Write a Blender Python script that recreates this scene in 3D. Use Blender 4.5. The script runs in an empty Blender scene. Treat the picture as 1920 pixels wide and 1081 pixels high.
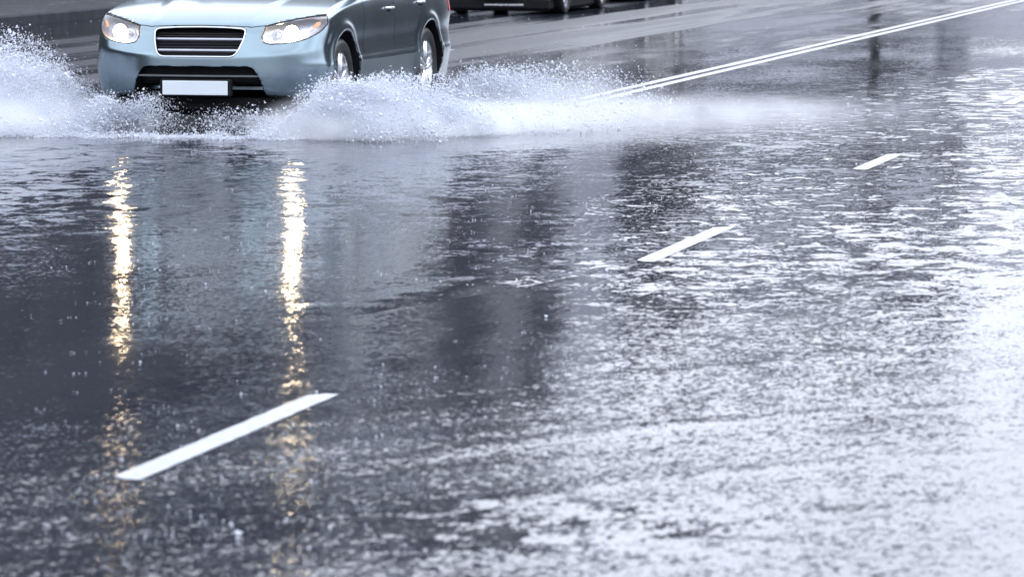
import bpy, bmesh, math, random
import numpy as np
from mathutils import Vector

R = math.radians
rng = np.random.default_rng(7)
random.seed(7)
S = bpy.context.scene
COL = S.collection

# ---------------------------------------------------------------- camera
CAM_H = 1.884
PITCH, YAW, FPX = 5.4332, 13.3734, 7985.25
cd = bpy.data.cameras.new('camera')
cam = bpy.data.objects.new('camera', cd)
COL.objects.link(cam)
cd.sensor_fit = 'HORIZONTAL'
cd.sensor_width = 36.0
cd.lens = FPX / 1920 * 36.0
cd.clip_start, cd.clip_end = 0.5, 5000
cam.location = (0, 0, CAM_H)
cam.rotation_euler = (R(90 - PITCH), 0, R(YAW))
cd.dof.use_dof = True
cd.dof.focus_distance = 31.0
cd.dof.aperture_fstop = 6.3
S.camera = cam

# ---------------------------------------------------------------- overcast sky and soft sun
SUN_EL, SUN_AZ = 48.0, 25.0
w = bpy.data.worlds.new('World')
S.world = w
w.use_nodes = True
nt = w.node_tree
nt.nodes.clear()
sky = nt.nodes.new('ShaderNodeTexSky')
sky.sky_type = 'NISHITA'
sky.sun_disc = False
sky.sun_elevation = R(SUN_EL)
sky.sun_rotation = R(SUN_AZ)
sky.air_density, sky.dust_density, sky.ozone_density = 1.0, 5.0, 1.0
hs = nt.nodes.new('ShaderNodeHueSaturation')
hs.inputs['Saturation'].default_value = 0.10
tint = nt.nodes.new('ShaderNodeMix')
tint.data_type = 'RGBA'
tint.blend_type = 'MULTIPLY'
tint.inputs[0].default_value = 1.0
tint.inputs[7].default_value = (0.93, 0.98, 1.10, 1)
bg = nt.nodes.new('ShaderNodeBackground')
bg.inputs['Strength'].default_value = 0.15
wo = nt.nodes.new('ShaderNodeOutputWorld')
nt.links.new(sky.outputs[0], hs.inputs['Color'])
# cloud deck: an overcast sky is brighter overhead than at the horizon
tcw = nt.nodes.new('ShaderNodeTexCoord')
spw = nt.nodes.new('ShaderNodeSeparateXYZ')
rpw = nt.nodes.new('ShaderNodeValToRGB')
rpw.color_ramp.elements[0].position = 0.0
rpw.color_ramp.elements[0].color = (4.6, 4.7, 4.9, 1)
rpw.color_ramp.elements[1].position = 1.0
rpw.color_ramp.elements[1].color = (11.0, 11.2, 11.5, 1)
_e = rpw.color_ramp.elements.new(0.06)
_e.color = (7.0, 7.1, 7.3, 1)
_e = rpw.color_ramp.elements.new(0.14)
_e.color = (10.6, 10.7, 10.9, 1)
mxw = nt.nodes.new('ShaderNodeMix')
mxw.data_type = 'RGBA'
mxw.inputs[0].default_value = 0.80
nt.links.new(tcw.outputs['Generated'], spw.inputs[0])
nt.links.new(spw.outputs['Z'], rpw.inputs['Fac'])
nt.links.new(hs.outputs[0], mxw.inputs[6])
nt.links.new(rpw.outputs[0], mxw.inputs[7])
cln = nt.nodes.new('ShaderNodeTexNoise')                       # soft darker and lighter clouds
cln.inputs['Scale'].default_value = 2.6
cln.inputs['Detail'].default_value = 5
nt.links.new(tcw.outputs['Generated'], cln.inputs['Vector'])
clr = nt.nodes.new('ShaderNodeMapRange')
clr.inputs['From Min'].default_value = 0.3
clr.inputs['From Max'].default_value = 0.7
clr.inputs['To Min'].default_value = 0.80
clr.inputs['To Max'].default_value = 1.25
nt.links.new(cln.outputs['Fac'], clr.inputs['Value'])
cls_ = nt.nodes.new('ShaderNodeVectorMath')
cls_.operation = 'SCALE'
nt.links.new(mxw.outputs[2], cls_.inputs[0])
nt.links.new(clr.outputs[0], cls_.inputs['Scale'])
nt.links.new(cls_.outputs[0], tint.inputs[6])
nt.links.new(tint.outputs[2], bg.inputs['Color'])
nt.links.new(bg.outputs[0], wo.inputs['Surface'])
sd = bpy.data.lights.new('sun', 'SUN')
sd.energy = 0.6
sd.angle = R(30)
sd.color = (1.0, 0.97, 0.93)
so = bpy.data.objects.new('sun', sd)
COL.objects.link(so)
so.rotation_euler = (R(90 - SUN_EL), 0, R(180 - SUN_AZ))
S.view_settings.view_transform = 'Standard'
S.view_settings.look = 'None'
S.view_settings.exposure = 0.75
S.view_settings.gamma = 1.0
S.render.engine = 'CYCLES'
S.cycles.max_bounces = 10
S.cycles.diffuse_bounces = 6
S.cycles.transmission_bounces = 6
S.cycles.volume_bounces = 5
S.cycles.glossy_bounces = 4
S.cycles.transparent_max_bounces = 16
S.cycles.sample_clamp_indirect = 6.0
S.cycles.use_denoising = True


# ---------------------------------------------------------------- helpers
def node(nt, kind, **kw):
    n = nt.nodes.new(kind)
    for k, v in kw.items():
        setattr(n, k, v)
    return n


def mat(name, color, rough=0.5, metal=0.0, var=0.15, scale=8.0, coat=0.0, spec=0.5, emit=None, estr=0.0, ior=1.45, bump=0.0):
    """principled material with a little procedural variation in its colour and gloss"""
    m = bpy.data.materials.new(name)
    m.use_nodes = True
    nt = m.node_tree
    p = nt.nodes['Principled BSDF']
    p.inputs['Metallic'].default_value = metal
    p.inputs['IOR'].default_value = ior
    p.inputs['Specular IOR Level'].default_value = spec
    p.inputs['Coat Weight'].default_value = coat
    p.inputs['Coat Roughness'].default_value = 0.04
    tc = node(nt, 'ShaderNodeTexCoord')
    nz = node(nt, 'ShaderNodeTexNoise')
    nz.inputs['Scale'].default_value = scale
    nz.inputs['Detail'].default_value = 4
    nt.links.new(tc.outputs['Object'], nz.inputs['Vector'])
    rp = node(nt, 'ShaderNodeValToRGB')
    c = np.array(color)
    rp.color_ramp.elements[0].position = 0.3
    rp.color_ramp.elements[1].position = 0.7
    rp.color_ramp.elements[0].color = (*np.clip(c * (1 - var), 0, 1), 1)
    rp.color_ramp.elements[1].color = (*np.clip(c * (1 + var), 0, 1), 1)
    nt.links.new(nz.outputs['Fac'], rp.inputs['Fac'])
    nt.links.new(rp.outputs[0], p.inputs['Base Color'])
    mr = node(nt, 'ShaderNodeMapRange')
    mr.inputs['To Min'].default_value = max(rough - 0.06, 0.02)
    mr.inputs['To Max'].default_value = min(rough + 0.06, 1)
    nt.links.new(nz.outputs['Fac'], mr.inputs['Value'])
    nt.links.new(mr.outputs[0], p.inputs['Roughness'])
    if bump:
        b = node(nt, 'ShaderNodeBump')
        b.inputs['Strength'].default_value = bump
        b.inputs['Distance'].default_value = 0.01
        nt.links.new(nz.outputs['Fac'], b.inputs['Height'])
        nt.links.new(b.outputs[0], p.inputs['Normal'])
    if emit:
        p.inputs['Emission Color'].default_value = (*emit, 1)
        p.inputs['Emission Strength'].default_value = estr
    return m


def link(o, parent=None):
    COL.objects.link(o)
    if parent is not None:
        o.parent = parent
    return o


def empty(name, loc, rz=0.0):
    o = bpy.data.objects.new(name, None)
    o.empty_display_size = 0.3
    o.location = loc
    o.rotation_euler = (0, 0, rz)
    return link(o)


def tag(o, label=None, cat=None, group=None, kind=None):
    if label:
        o['label'] = label
    if cat:
        o['category'] = cat
    if group:
        o['group'] = group
    if kind:
        o['kind'] = kind
    return o


def mesh_np(name, V, F, m, parent=None, normals=None, smooth=True):
    """V (n,3), F (k,3|4) numpy arrays -> one mesh object"""
    V = np.ascontiguousarray(V, np.float32)
    F = np.ascontiguousarray(F, np.int32)
    me = bpy.data.meshes.new(name)
    k = F.shape[1]
    me.vertices.add(len(V))
    me.vertices.foreach_set('co', V.ravel())
    me.loops.add(F.size)
    me.loops.foreach_set('vertex_index', F.ravel())
    me.polygons.add(len(F))
    me.polygons.foreach_set('loop_start', np.arange(0, F.size, k, dtype=np.int32))
    me.polygons.foreach_set('use_smooth', np.full(len(F), smooth))
    me.update(calc_edges=True)
    if normals is not None:
        me.normals_split_custom_set_from_vertices(np.asarray(normals, np.float32).tolist())
    me.materials.append(m)
    return link(bpy.data.objects.new(name, me), parent)


class MB:
    """collects boxes, bars, lathes and prisms into one mesh"""

    def __init__(self):
        self.v, self.f = [], []

    def quadstrip(self, rows, closed=False, caps=False):
        b = len(self.v)
        n = len(rows[0])
        for r in rows:
            self.v += [tuple(p) for p in r]
        m = n if closed else n - 1
        for i in range(len(rows) - 1):
            for j in range(m):
                a = b + i * n + j
                c = b + i * n + (j + 1) % n
                self.f.append((a, c, c + n, a + n))
        if caps:
            self.f.append(tuple(b + j for j in range(n))[::-1])
            self.f.append(tuple(b + (len(rows) - 1) * n + j for j in range(n)))
        return self

    def box(self, c, s, bev=0.0):
        x, y, z = c
        a, b, d = s[0] / 2, s[1] / 2, s[2] / 2
        e = min(bev, a * .9, b * .9, d * .9)

        def ring(q, zz):
            return [(x + sx * (a - q) + tx * 0, y + sy * (b - q), zz) for sx, sy, tx in ((-1, -1, 0), (1, -1, 0), (1, 1, 0), (-1, 1, 0))]
        if e > 0:
            rows = [ring(e, z - d), ring(0, z - d + e), ring(0, z + d - e), ring(e, z + d)]
        else:
            rows = [ring(0, z - d), ring(0, z + d)]
        return self.quadstrip(rows, True, True)

    def tube(self, pts, r, n=8):
        pts = [Vector(p) for p in pts]
        rows = []
        up = Vector((0, 0, 1))
        for i, p in enumerate(pts):
            t = (pts[min(i + 1, len(pts) - 1)] - pts[max(i - 1, 0)]).normalized()
            a = t.cross(up if abs(t.z) < 0.9 else Vector((1, 0, 0))).normalized()
            b = t.cross(a)
            rr = r[i] if isinstance(r, (list, tuple)) else r
            rows.append([p + (a * math.cos(k * 2 * math.pi / n) + b * math.sin(k * 2 * math.pi / n)) * rr for k in range(n)])
        return self.quadstrip(rows, True, True)

    def lathe(self, prof, axis='x', n=40, c=(0, 0, 0), caps=False):
        """prof: (r, h) pairs; axis x"""
        rows = []
        for r, h in prof:
            row = []
            for k in range(n):
                t = 2 * math.pi * k / n
                row.append((c[0] + h, c[1] + r * math.cos(t), c[2] + r * math.sin(t)))
            rows.append(row)
        return self.quadstrip(rows, True, caps)

    def build(self, name, m, parent=None, smooth=False, loc=None):
        me = bpy.data.meshes.new(name)
        me.from_pydata([tuple(v) for v in self.v], [], self.f)
        bm = bmesh.new()
        bm.from_mesh(me)
        bmesh.ops.recalc_face_normals(bm, faces=bm.faces)
        bm.to_mesh(me)
        bm.free()
        if smooth:
            for p in me.polygons:
                p.use_smooth = True
        me.materials.append(m)
        o = bpy.data.objects.new(name, me)
        if loc is not None:
            o.location = loc
        return link(o, parent)


# ---------------------------------------------------------------- wet road
def wet_material(name, base, smooth=1.0, lane=True):
    """dark asphalt under a film of running water: slope fields of several sizes bend the reflection"""
    m = bpy.data.materials.new(name)
    m.use_nodes = True
    nt = m.node_tree
    L = nt.links.new
    p = nt.nodes['Principled BSDF']
    p.inputs['IOR'].default_value = 1.33
    geo = node(nt, 'ShaderNodeNewGeometry')

    def mapped(scale, loc=(0, 0, 0), rot=0.0):
        mp = node(nt, 'ShaderNodeMapping')
        mp.inputs['Scale'].default_value = scale
        mp.inputs['Location'].default_value = loc
        mp.inputs['Rotation'].default_value = (0, 0, rot)
        L(geo.outputs['Position'], mp.inputs['Vector'])
        return mp.outputs[0]

    def noise(vec, sc=1.0, det=2.0, rough=0.5, dist=0.0):
        n = node(nt, 'ShaderNodeTexNoise')
        n.inputs['Scale'].default_value = sc
        n.inputs['Detail'].default_value = det
        n.inputs['Roughness'].default_value = rough
        n.inputs['Distortion'].default_value = dist
        L(vec, n.inputs['Vector'])
        return n

    def math_(op, a, b=None, c=None, clamp=False):
        n = node(nt, 'ShaderNodeMath', operation=op)
        n.use_clamp = clamp
        for i, s in enumerate((a, b, c)):
            if s is None:
                continue
            if isinstance(s, (int, float)):
                n.inputs[i].default_value = s
            else:
                L(s, n.inputs[i])
        return n.outputs[0]

    def vmath(op, a, b=None):
        n = node(nt, 'ShaderNodeVectorMath', operation=op)
        for i, s in enumerate((a, b)):
            if s is None:
                continue
            if isinstance(s, (tuple, list)):
                n.inputs[i].default_value = s
            elif isinstance(s, (int, float)):
                n.inputs['Scale'].default_value = s
            else:
                L(s, n.inputs['Scale'] if (op == 'SCALE' and i == 1) else n.inputs[i])
        return n.outputs[0]

    def ramp(v, a, b, lo=0.0, hi=1.0):
        n = node(nt, 'ShaderNodeMapRange', interpolation_type='SMOOTHSTEP')
        n.inputs['From Min'].default_value = a
        n.inputs['From Max'].default_value = b
        n.inputs['To Min'].default_value = lo
        n.inputs['To Max'].default_value = hi
        L(v, n.inputs['Value'])
        return n.outputs[0]

    sep = node(nt, 'ShaderNodeSeparateXYZ')
    L(geo.outputs['Position'], sep.inputs[0])
    X, Y = sep.outputs[0], sep.outputs[1]

    def patch(cx, cy, rx, ry, rot=0.0, soft=0.5):
        """soft-edged, ragged puddle: 1 inside, 0 outside"""
        mp = node(nt, 'ShaderNodeMapping', vector_type='TEXTURE')
        mp.inputs['Location'].default_value = (cx, cy, 0)
        mp.inputs['Scale'].default_value = (rx, ry, 1)
        mp.inputs['Rotation'].default_value = (0, 0, rot)
        L(geo.outputs['Position'], mp.inputs['Vector'])
        ln = node(nt, 'ShaderNodeVectorMath', operation='LENGTH')
        L(mp.outputs[0], ln.inputs[0])
        d = math_('ADD', ln.outputs['Value'], math_('MULTIPLY', math_('SUBTRACT', edge, 0.5), 1.5))
        return ramp(d, 1.0 - soft, 1.0 + soft, 1.0, 0.0)

    edge = noise(mapped((0.9, 0.35, 1)), 1.0, 4, 0.6).outputs['Fac']
    tracks = noise(mapped((1.1, 0.045, 1), rot=0.0), 1.0, 3, 0.55).outputs['Fac']       # wheel tracks run along the road
    patches = noise(mapped((0.55, 0.16, 1), (3.1, 7.7, 0)), 1.0, 3, 0.55).outputs['Fac']
    grain = noise(mapped((1, 0.8, 1)), 110.0, 2, 0.6)
    fine = noise(mapped((1, 0.6, 1)), 42.0, 2, 0.6, 0.4)
    wave = noise(mapped((1, 0.8, 1), (1.7, 4.2, 0)), 5.5, 2, 0.5, 0.8)
    swell = noise(mapped((1, 0.35, 1), (8.7, 1.2, 0)), 0.8, 2, 0.5)

    one = math_('ADD', 1.0, 0.0)
    A = {}
    # amounts (slopes): grain, fine ripples, wind waves, slow swell
    pg = patch(*GRAINY[0])
    for q in GRAINY[1:]:
        pg = math_('MAXIMUM', pg, patch(*q))
    deep = patch(-2.95, 12.1, 0.80, 0.62, 0, 0.5)                       # deeper pool, smoother than the lane round it
    pg = math_('MULTIPLY', pg, math_('SUBTRACT', 1.0, math_('MULTIPLY', deep, 0.80)))
    pw = patch(*RIPPLED[0])
    for q in RIPPLED[1:]:
        pw = math_('MAXIMUM', pw, patch(*q))
    pw = math_('MAXIMUM', pw, math_('MULTIPLY', deep, 0.6))
    pr = patch(*ROUGH[0])
    for q in ROUGH[1:]:
        pr = math_('MAXIMUM', pr, patch(*q))
    fm = node(nt, 'ShaderNodeMapping', vector_type='TEXTURE')          # run-off streaks sweeping across the lane
    fm.inputs['Rotation'].default_value = (0, 0, R(50))
    fm.inputs['Scale'].default_value = (1.9, 0.20, 1)
    L(geo.outputs['Position'], fm.inputs['Vector'])
    flow = noise(fm.outputs[0], 1.0, 3, 0.6, 0.5)
    flr = ramp(flow.outputs['Fac'], 0.36, 0.64)
    pmask = ramp(patches, 0.42, 0.62)
    trk = ramp(tracks, 0.38, 0.62)
    a_grain = math_('ADD', math_('MULTIPLY', pg, 0.16), math_('ADD', 0.055, math_('MULTIPLY', pmask, 0.03)))
    a_fine = math_('ADD', math_('MULTIPLY', pg, math_('ADD', 0.06, math_('MULTIPLY', flr, 0.26))), math_('ADD', 0.10, math_('MULTIPLY', pw, 0.08)))
    a_wave = math_('ADD', math_('MULTIPLY', pw, 0.23), math_('ADD', 0.03, math_('MULTIPLY', pg, 0.05)))

    def slope(n, amt):
        return vmath('SCALE', vmath('SUBTRACT', n.outputs['Color'], (0.5, 0.5, 0.5)), amt)

    s = vmath('ADD', vmath('ADD', slope(grain, a_grain), slope(fine, a_fine)), vmath('ADD', slope(wave, a_wave), vmath('ADD', slope(swell, 0.05), slope(flow, math_('ADD', 0.015, math_('MULTIPLY', pg, 0.06))))))
    s = vmath('MULTIPLY', s, (1 * smooth, 1 * smooth, 0))
    nrm = vmath('NORMALIZE', vmath('ADD', s, geo.outputs['Normal']))
    L(nrm, p.inputs['Normal'])
    r = math_('ADD', 0.04, math_('MULTIPLY', trk, 0.05))
    r = math_('ADD', r, math_('MULTIPLY', pr, math_('ADD', 0.05, math_('MULTIPLY', trk, 0.30))), clamp=True)
    L(r, p.inputs['Roughness'])
    c = node(nt, 'ShaderNodeMix', data_type='RGBA')
    L(math_('ADD', math_('MULTIPLY', grain.outputs['Fac'], 0.6), math_('MULTIPLY', tracks, 0.4)), c.inputs[0])
    b = np.array(base)
    c.inputs[6].default_value = (*(b * 0.55), 1)
    c.inputs[7].default_value = (*(b * 1.45), 1)
    L(c.outputs[2], p.inputs['Base Color'])
    return m


# patches on the road in metres: (x, y, half width, half length, turn, softness)
GRAINY = [(-3.4, 12.4, 2.6, 2.6, 0, 0.5), (-1.2, 13.5, 2.0, 5.0, 0, 0.6)]
RIPPLED = [(-8.9, 25.4, 2.4, 4.4, 0, 0.5), (-3.9, 24.5, 1.3, 5.5, 0, 0.5), (-5.0, 36.0, 1.3, 7.0, 0, 0.5), (-2.3, 23.5, 1.2, 4.5, 0, 0.5)]
ROUGH = [(-13.6, 60.0, 5.0, 27.0, 0, 0.35), (-10.5, 95.0, 5.0, 30.0, 0, 0.4)]
M_ROAD = wet_material('wet_asphalt', (0.010, 0.0125, 0.020))
M_PAVE = mat('wet_paving', (0.07, 0.075, 0.085), 0.25, var=0.35, scale=3.0, ior=1.33)
M_KERB = mat('kerb_stone', (0.045, 0.047, 0.055), 0.9, spec=0.05, var=0.25, scale=5.0)
M_LINE = mat('white_road_paint', (0.34, 0.36, 0.39), 0.35, var=0.3, scale=22.0)

KERB_L, KERB_R = -19.5, 1.2


def sheet(name, x0, x1, y0, y1, z, m, nx=2, ny=2):
    xs, ys = np.linspace(x0, x1, nx), np.linspace(y0, y1, ny)
    gx, gy = np.meshgrid(xs, ys, indexing='ij')
    V = np.stack([gx.ravel(), gy.ravel(), np.full(gx.size, z)], -1)
    i, j = np.meshgrid(np.arange(nx - 1), np.arange(ny - 1), indexing='ij')
    a = (i * ny + j).ravel()
    F = np.stack([a, a + ny, a + ny + 1, a + 1], -1)
    return mesh_np(name, V, F, m, smooth=False)


tag(sheet('ground', -1500, 1500, -600, 3000, -0.05, mat('dark_ground', (0.06, 0.065, 0.07), 0.8, var=0.3, scale=0.05)),
    'dark ground reaching the horizon beyond the street', 'ground', kind='structure')
tag(sheet('road', KERB_L, KERB_R, -40, 700, 0.0, M_ROAD), 'wet dark asphalt road with running rainwater', 'road', kind='structure')
pv = MB()
pv.box((KERB_L - 0.16 - 4.0, 330, 0.05), (8.0, 740, 0.16))
tag(pv.build('pavement', M_PAVE), 'wet grey pavement along the far side behind the parked cars', 'pavement', kind='structure')
pv = MB()
pv.box((KERB_R + 0.16 + 3.0, 330, 0.05), (6.0, 740, 0.16))
tag(pv.build('pavement', M_PAVE), 'wet grey pavement along the near side of the road', 'pavement', kind='structure')
for kx, side in ((KERB_L - 0.08, 'far'), (KERB_R + 0.08, 'near')):
    k = MB()
    k.box((kx, 330, 0.045), (0.16, 740, 0.18), 0.02)
    tag(k.build('kerb', M_KERB), 'stone kerb edging the %s side of the road' % side, 'kerb', kind='structure')


def line(name, x, y0, y1, wdt, label, group, z=0.0015, worn=0.0):
    n = max(int((y1 - y0) / 0.06), 2)
    ys = np.linspace(y0, y1, n)
    jl = rng.normal(0, 0.0015, n)
    jr = rng.normal(0, 0.0015, n)
    if worn:                                                     # ragged ends
        taper = np.clip(np.minimum(ys - y0, y1 - ys) / worn, 0, 1)
    else:
        taper = np.ones(n)
    xl = x - wdt / 2 * taper + jl
    xr = x + wdt / 2 * np.ones(n) + jr
    V = np.concatenate([np.stack([xl, ys, np.full(n, z)], -1), np.stack([xr, ys, np.full(n, z)], -1)])
    i = np.arange(n - 1)
    F = np.stack([i, i + n, i + n + 1, i + 1], -1)
    o = mesh_np(name, V, F, M_LINE, smooth=False)
    return tag(o, label, 'road marking', group, 'structure')


DASH = 'white dashes of the lane line'
dash_words = ['largest white lane dash, nearest and lowest in the picture', 'second white lane dash, on dark water right of the middle',
              'small white lane dash in the rippled water', 'short white lane dash at the right edge of the photo']
for k, (x, y0, y1) in enumerate([(-4.30, 12.76, 15.10), (-4.265, 20.80, 23.02), (-4.265, 27.86, 29.54), (-4.30, 36.4, 38.6)]):
    line('lane_dash', x, y0, y1, 0.106, dash_words[k], DASH, worn=0.03)
for k, y0 in enumerate((30.5, 38.6, 45.0, 54.2)):
    if k in (0, 2):
        line('lane_dash', -11.88, y0, y0 + 2.0, 0.11, 'faint white lane dash ' + ('beside the spray left of the car' if k == 0 else 'just right of the rear wheel of the car'),
             'white dashes of the far lane line')
line('centre_line', -8.055, 33.2, 330, 0.105, 'left stripe of the solid double white centre line', 'double centre line')
line('centre_line', -7.865, 33.3, 330, 0.105, 'right stripe of the solid double white centre line', 'double centre line')


# ---------------------------------------------------------------- low bow waves running over the flooded road
def bow_wave(pts, h, wd, label, k=40):
    P = np.array(pts, float)
    t = np.linspace(0, len(P) - 1, k)
    cx = np.interp(t, np.arange(len(P)), P[:, 0])
    cy = np.interp(t, np.arange(len(P)), P[:, 1])
    for _ in range(6):
        cx[1:-1] = (cx[:-2] + 2 * cx[1:-1] + cx[2:]) / 4
        cy[1:-1] = (cy[:-2] + 2 * cy[1:-1] + cy[2:]) / 4
    tx, ty = np.gradient(cx), np.gradient(cy)
    ln = np.hypot(tx, ty)
    nx, ny = -ty / ln, tx / ln
    prof = np.linspace(-1, 1, 13)
    V = []
    for i in range(k):
        e = math.sin(math.pi * i / (k - 1)) ** 0.7 * (0.62 + 0.38 * math.sin(i * 0.9 + P[0, 1] * 3) * math.sin(i * 0.37 + P[0, 0] * 5))
        for q in prof:
            V.append((cx[i] + nx[i] * q * wd, cy[i] + ny[i] * q * wd, 0.0006 + h * e * math.cos(q * math.pi / 2) ** 2 - (0.0012 if abs(q) == 1 else 0)))
    i, j = np.meshgrid(np.arange(k - 1), np.arange(12), indexing='ij')
    a = (i * 13 + j).ravel()
    F = np.stack([a, a + 13, a + 14, a + 1], -1)
    o = mesh_np('water_wave', np.array(V), F, M_ROAD)
    return tag(o, label, 'wave', 'low waves on the flooded road', 'structure')


# ---------------------------------------------------------------- car body as a smooth field (car coordinates: x to its left, y rearwards, z up)
AX1, AX2, WR, HUB = 0.92, 3.60, 0.345, 0.345


def sp(t, k):
    return k * np.logaddexp(0.0, t / k)


def smax(a, b, k):
    h = np.maximum(k - np.abs(a - b), 0.0) / k
    return np.maximum(a, b) + h * h * k * 0.25


def smin(a, b, k):
    return -smax(-a, -b, k)


def sstep(t):
    t = np.clip(t, 0.0, 1.0)
    return t * t * (3 - 2 * t)


def base_field(x, y, z):
    x = np.abs(x)
    zc = 0.580 + 0.045 * (x / 0.9) ** 2
    yf = 0.03 * (x / 0.92) ** 2 + 0.27 * (x / 0.92) ** 3.2 + 0.60 * sp(z - zc, 0.010) + 0.30 * sp(0.40 - z, 0.03)
    dF = (yf - y) * 0.86
    yy = np.clip(y, -0.2, 9)
    zb = 0.735 + 0.335 * (1 - np.exp(-yy / 0.65)) - 0.030 * (x / 0.86) ** 4
    xw = 0.37 + 0.13 * np.clip(y - 0.1, 0, 2)
    zb = zb + 0.013 * sstep((xw + 0.05 - x) / 0.10)
    dT = (z - zb) * 0.95
    zz = np.maximum(z - 0.78, 0)
    ws = 0.925 - 0.9 * zz * zz - 0.014 * np.exp(-((z - 0.64) / 0.09) ** 2)
    ws = ws + 0.010 / (1 + np.exp(np.clip((z - 0.53) / 0.010, -40, 40))) - 0.55 * sp(0.50 - z, 0.012) * 0.35
    ws = ws - 0.10 * np.clip((0.5 - y) / 0.5, 0, 2) ** 2 - 0.05 * np.clip((y - 3.9) / 0.75, 0, 2) ** 2
    for a in (AX1, AX2):
        r = np.hypot(y - a, z - HUB)
        ws = ws + 0.020 * np.exp(-((r - 0.425) / 0.05) ** 2) * sstep((z - 0.25) / 0.15)
    dS = x - ws
    yr = 4.60 - 0.12 * (x / 0.9) ** 2 - 0.20 * np.maximum(z - 0.8, 0)
    dR = y - yr
    dB = 0.235 + 0.05 * np.clip((0.3 - y) / 0.3, 0, 1) - z
    d = smax(dF, dS, 0.13)
    d = smax(d, dT, 0.055)
    d = smax(d, dR, 0.12)
    d = smax(d, dB, 0.05)
    dW = -0.55 * (y - 1.20 - 0.14 * (x / 0.8) ** 2) + 0.835 * (z - 1.04)
    dO = z - (1.69 - 0.05 * (x / 0.65) ** 2 - 0.035 * ((y - 2.9) / 1.3) ** 2)
    dU = (x - (0.865 - 0.34 * (z - 1.05))) * 0.95
    dH = 0.878 * (y - 4.52) + 0.479 * (z - 1.05)
    g = smax(smax(smax(dW, dU, 0.10), smax(dO, dH, 0.10), 0.09), 1.00 - z, 0.02)
    return smin(d, g, 0.03)


def sd_poly(u, v, P):
    """signed distance to a closed polygon"""
    P = np.asarray(P, float)
    d = np.full(u.shape, 1e9)
    s = np.ones(u.shape)
    n = len(P)
    for i in range(n):
        a = P[i]
        b = P[i - 1]
        ex, ey = b[0] - a[0], b[1] - a[1]
        wx, wy = u - a[0], v - a[1]
        t = np.clip((wx * ex + wy * ey) / (ex * ex + ey * ey), 0, 1)
        dx, dy = wx - ex * t, wy - ey * t
        d = np.minimum(d, dx * dx + dy * dy)
        c1, c2, c3 = v >= a[1], v < b[1], ex * wy > ey * wx
        flip = (c1 & c2 & c3) | (~c1 & ~c2 & ~c3)
        s = np.where(flip, -s, s)
    return s * np.sqrt(d)


HEADLIGHT = [(.512, .797), (.615, .822), (.770, .850), (.944, .873), (1.030, .877), (1.012, .810), (.926, .755), (.810, .710), (.726, .688), (.610, .672), (.511, .666), (.463, .680), (.466, .730)]
GRILLE = [(-.362, .766), (-.345, .779), (-.20, .789), (0, .792), (.20, .789), (.345, .779), (.362, .766), (.350, .690), (.322, .610), (.305, .585), (.275, .572),
          (-.275, .572), (-.305, .585), (-.322, .610), (-.350, .690)]
INTAKE = [(-.56, .16), (-.526, .275), (-.489, .396), (-.455, .465), (-.43, .487), (-.395, .497), (.395, .497), (.43, .487), (.455, .465), (.489, .396), (.526, .275), (.56, .16)]


def proj(kind, x, y, z):
    if kind == 'front':
        return x, z, -y
    if kind == 'side':
        return y, z, np.abs(x)
    return .8 * np.abs(x) + .6 * y, z, .6 * np.abs(x) - .8 * y       # corner


def unproj(kind, u, v, w):
    if kind == 'front':
        return u, -w, v
    if kind == 'side':
        return w, u, v
    return .8 * u + .6 * w, .6 * u - .8 * w, v


def on_body(kind, u, v, off=0.0):
    """points of the body surface seen along one projection, pushed out by off"""
    u, v = np.broadcast_arrays(np.asarray(u, float), np.asarray(v, float))
    w = np.full(u.shape, 1.3)
    for _ in range(140):
        f = base_field(*unproj(kind, u, v, w))
        w = w - np.clip(f * 0.6, -0.05, 0.05)
    P = np.stack(unproj(kind, u, v, w), -1)
    N = grad(base_field, P)
    return P + N * off, N


def grad(f, P, e=1e-3):
    g = np.stack([f(*(P + e * np.eye(3)[i]).reshape(-1, 3).T) - f(*(P - e * np.eye(3)[i]).reshape(-1, 3).T) for i in range(3)], -1).reshape(P.shape)
    return g / np.maximum(np.linalg.norm(g, axis=-1, keepdims=True), 1e-9)


def wells(x, y, z):
    r = np.minimum(np.hypot(y - AX1, z - 0.34), np.hypot(y - AX2, z - 0.34)) - 0.405
    return np.maximum(r, 0.58 - np.abs(x))


def cut(poly, kind, depth, x, y, z, b, near):
    out = np.full(np.shape(x), 1e3)
    if near.any():
        u, v, _ = proj(kind, x[near], y[near], z[near])
        out[near] = np.maximum(sd_poly(u, v, poly), -(b[near] + depth))
    return out


def full_field(x, y, z, parts=False):
    x, y, z = np.broadcast_arrays(x, y, z)
    b = base_field(x, y, z)
    near = (y < 0.75) & (z < 0.95) & (np.abs(b) < 0.25)
    wl = wells(x, y, z)
    g = cut(GRILLE, 'front', 0.07, x, y, z, b, near)
    i = cut(INTAKE, 'front', 0.10, x, y, z, b, near & (y < 0.4))
    h = cut(HEADLIGHT, 'corner', 0.075, x, y, z, b, near)
    if parts:
        return b, wl, g, i, h
    return np.maximum(b, -np.minimum(np.minimum(wl, g), np.minimum(i, h)))


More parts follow.
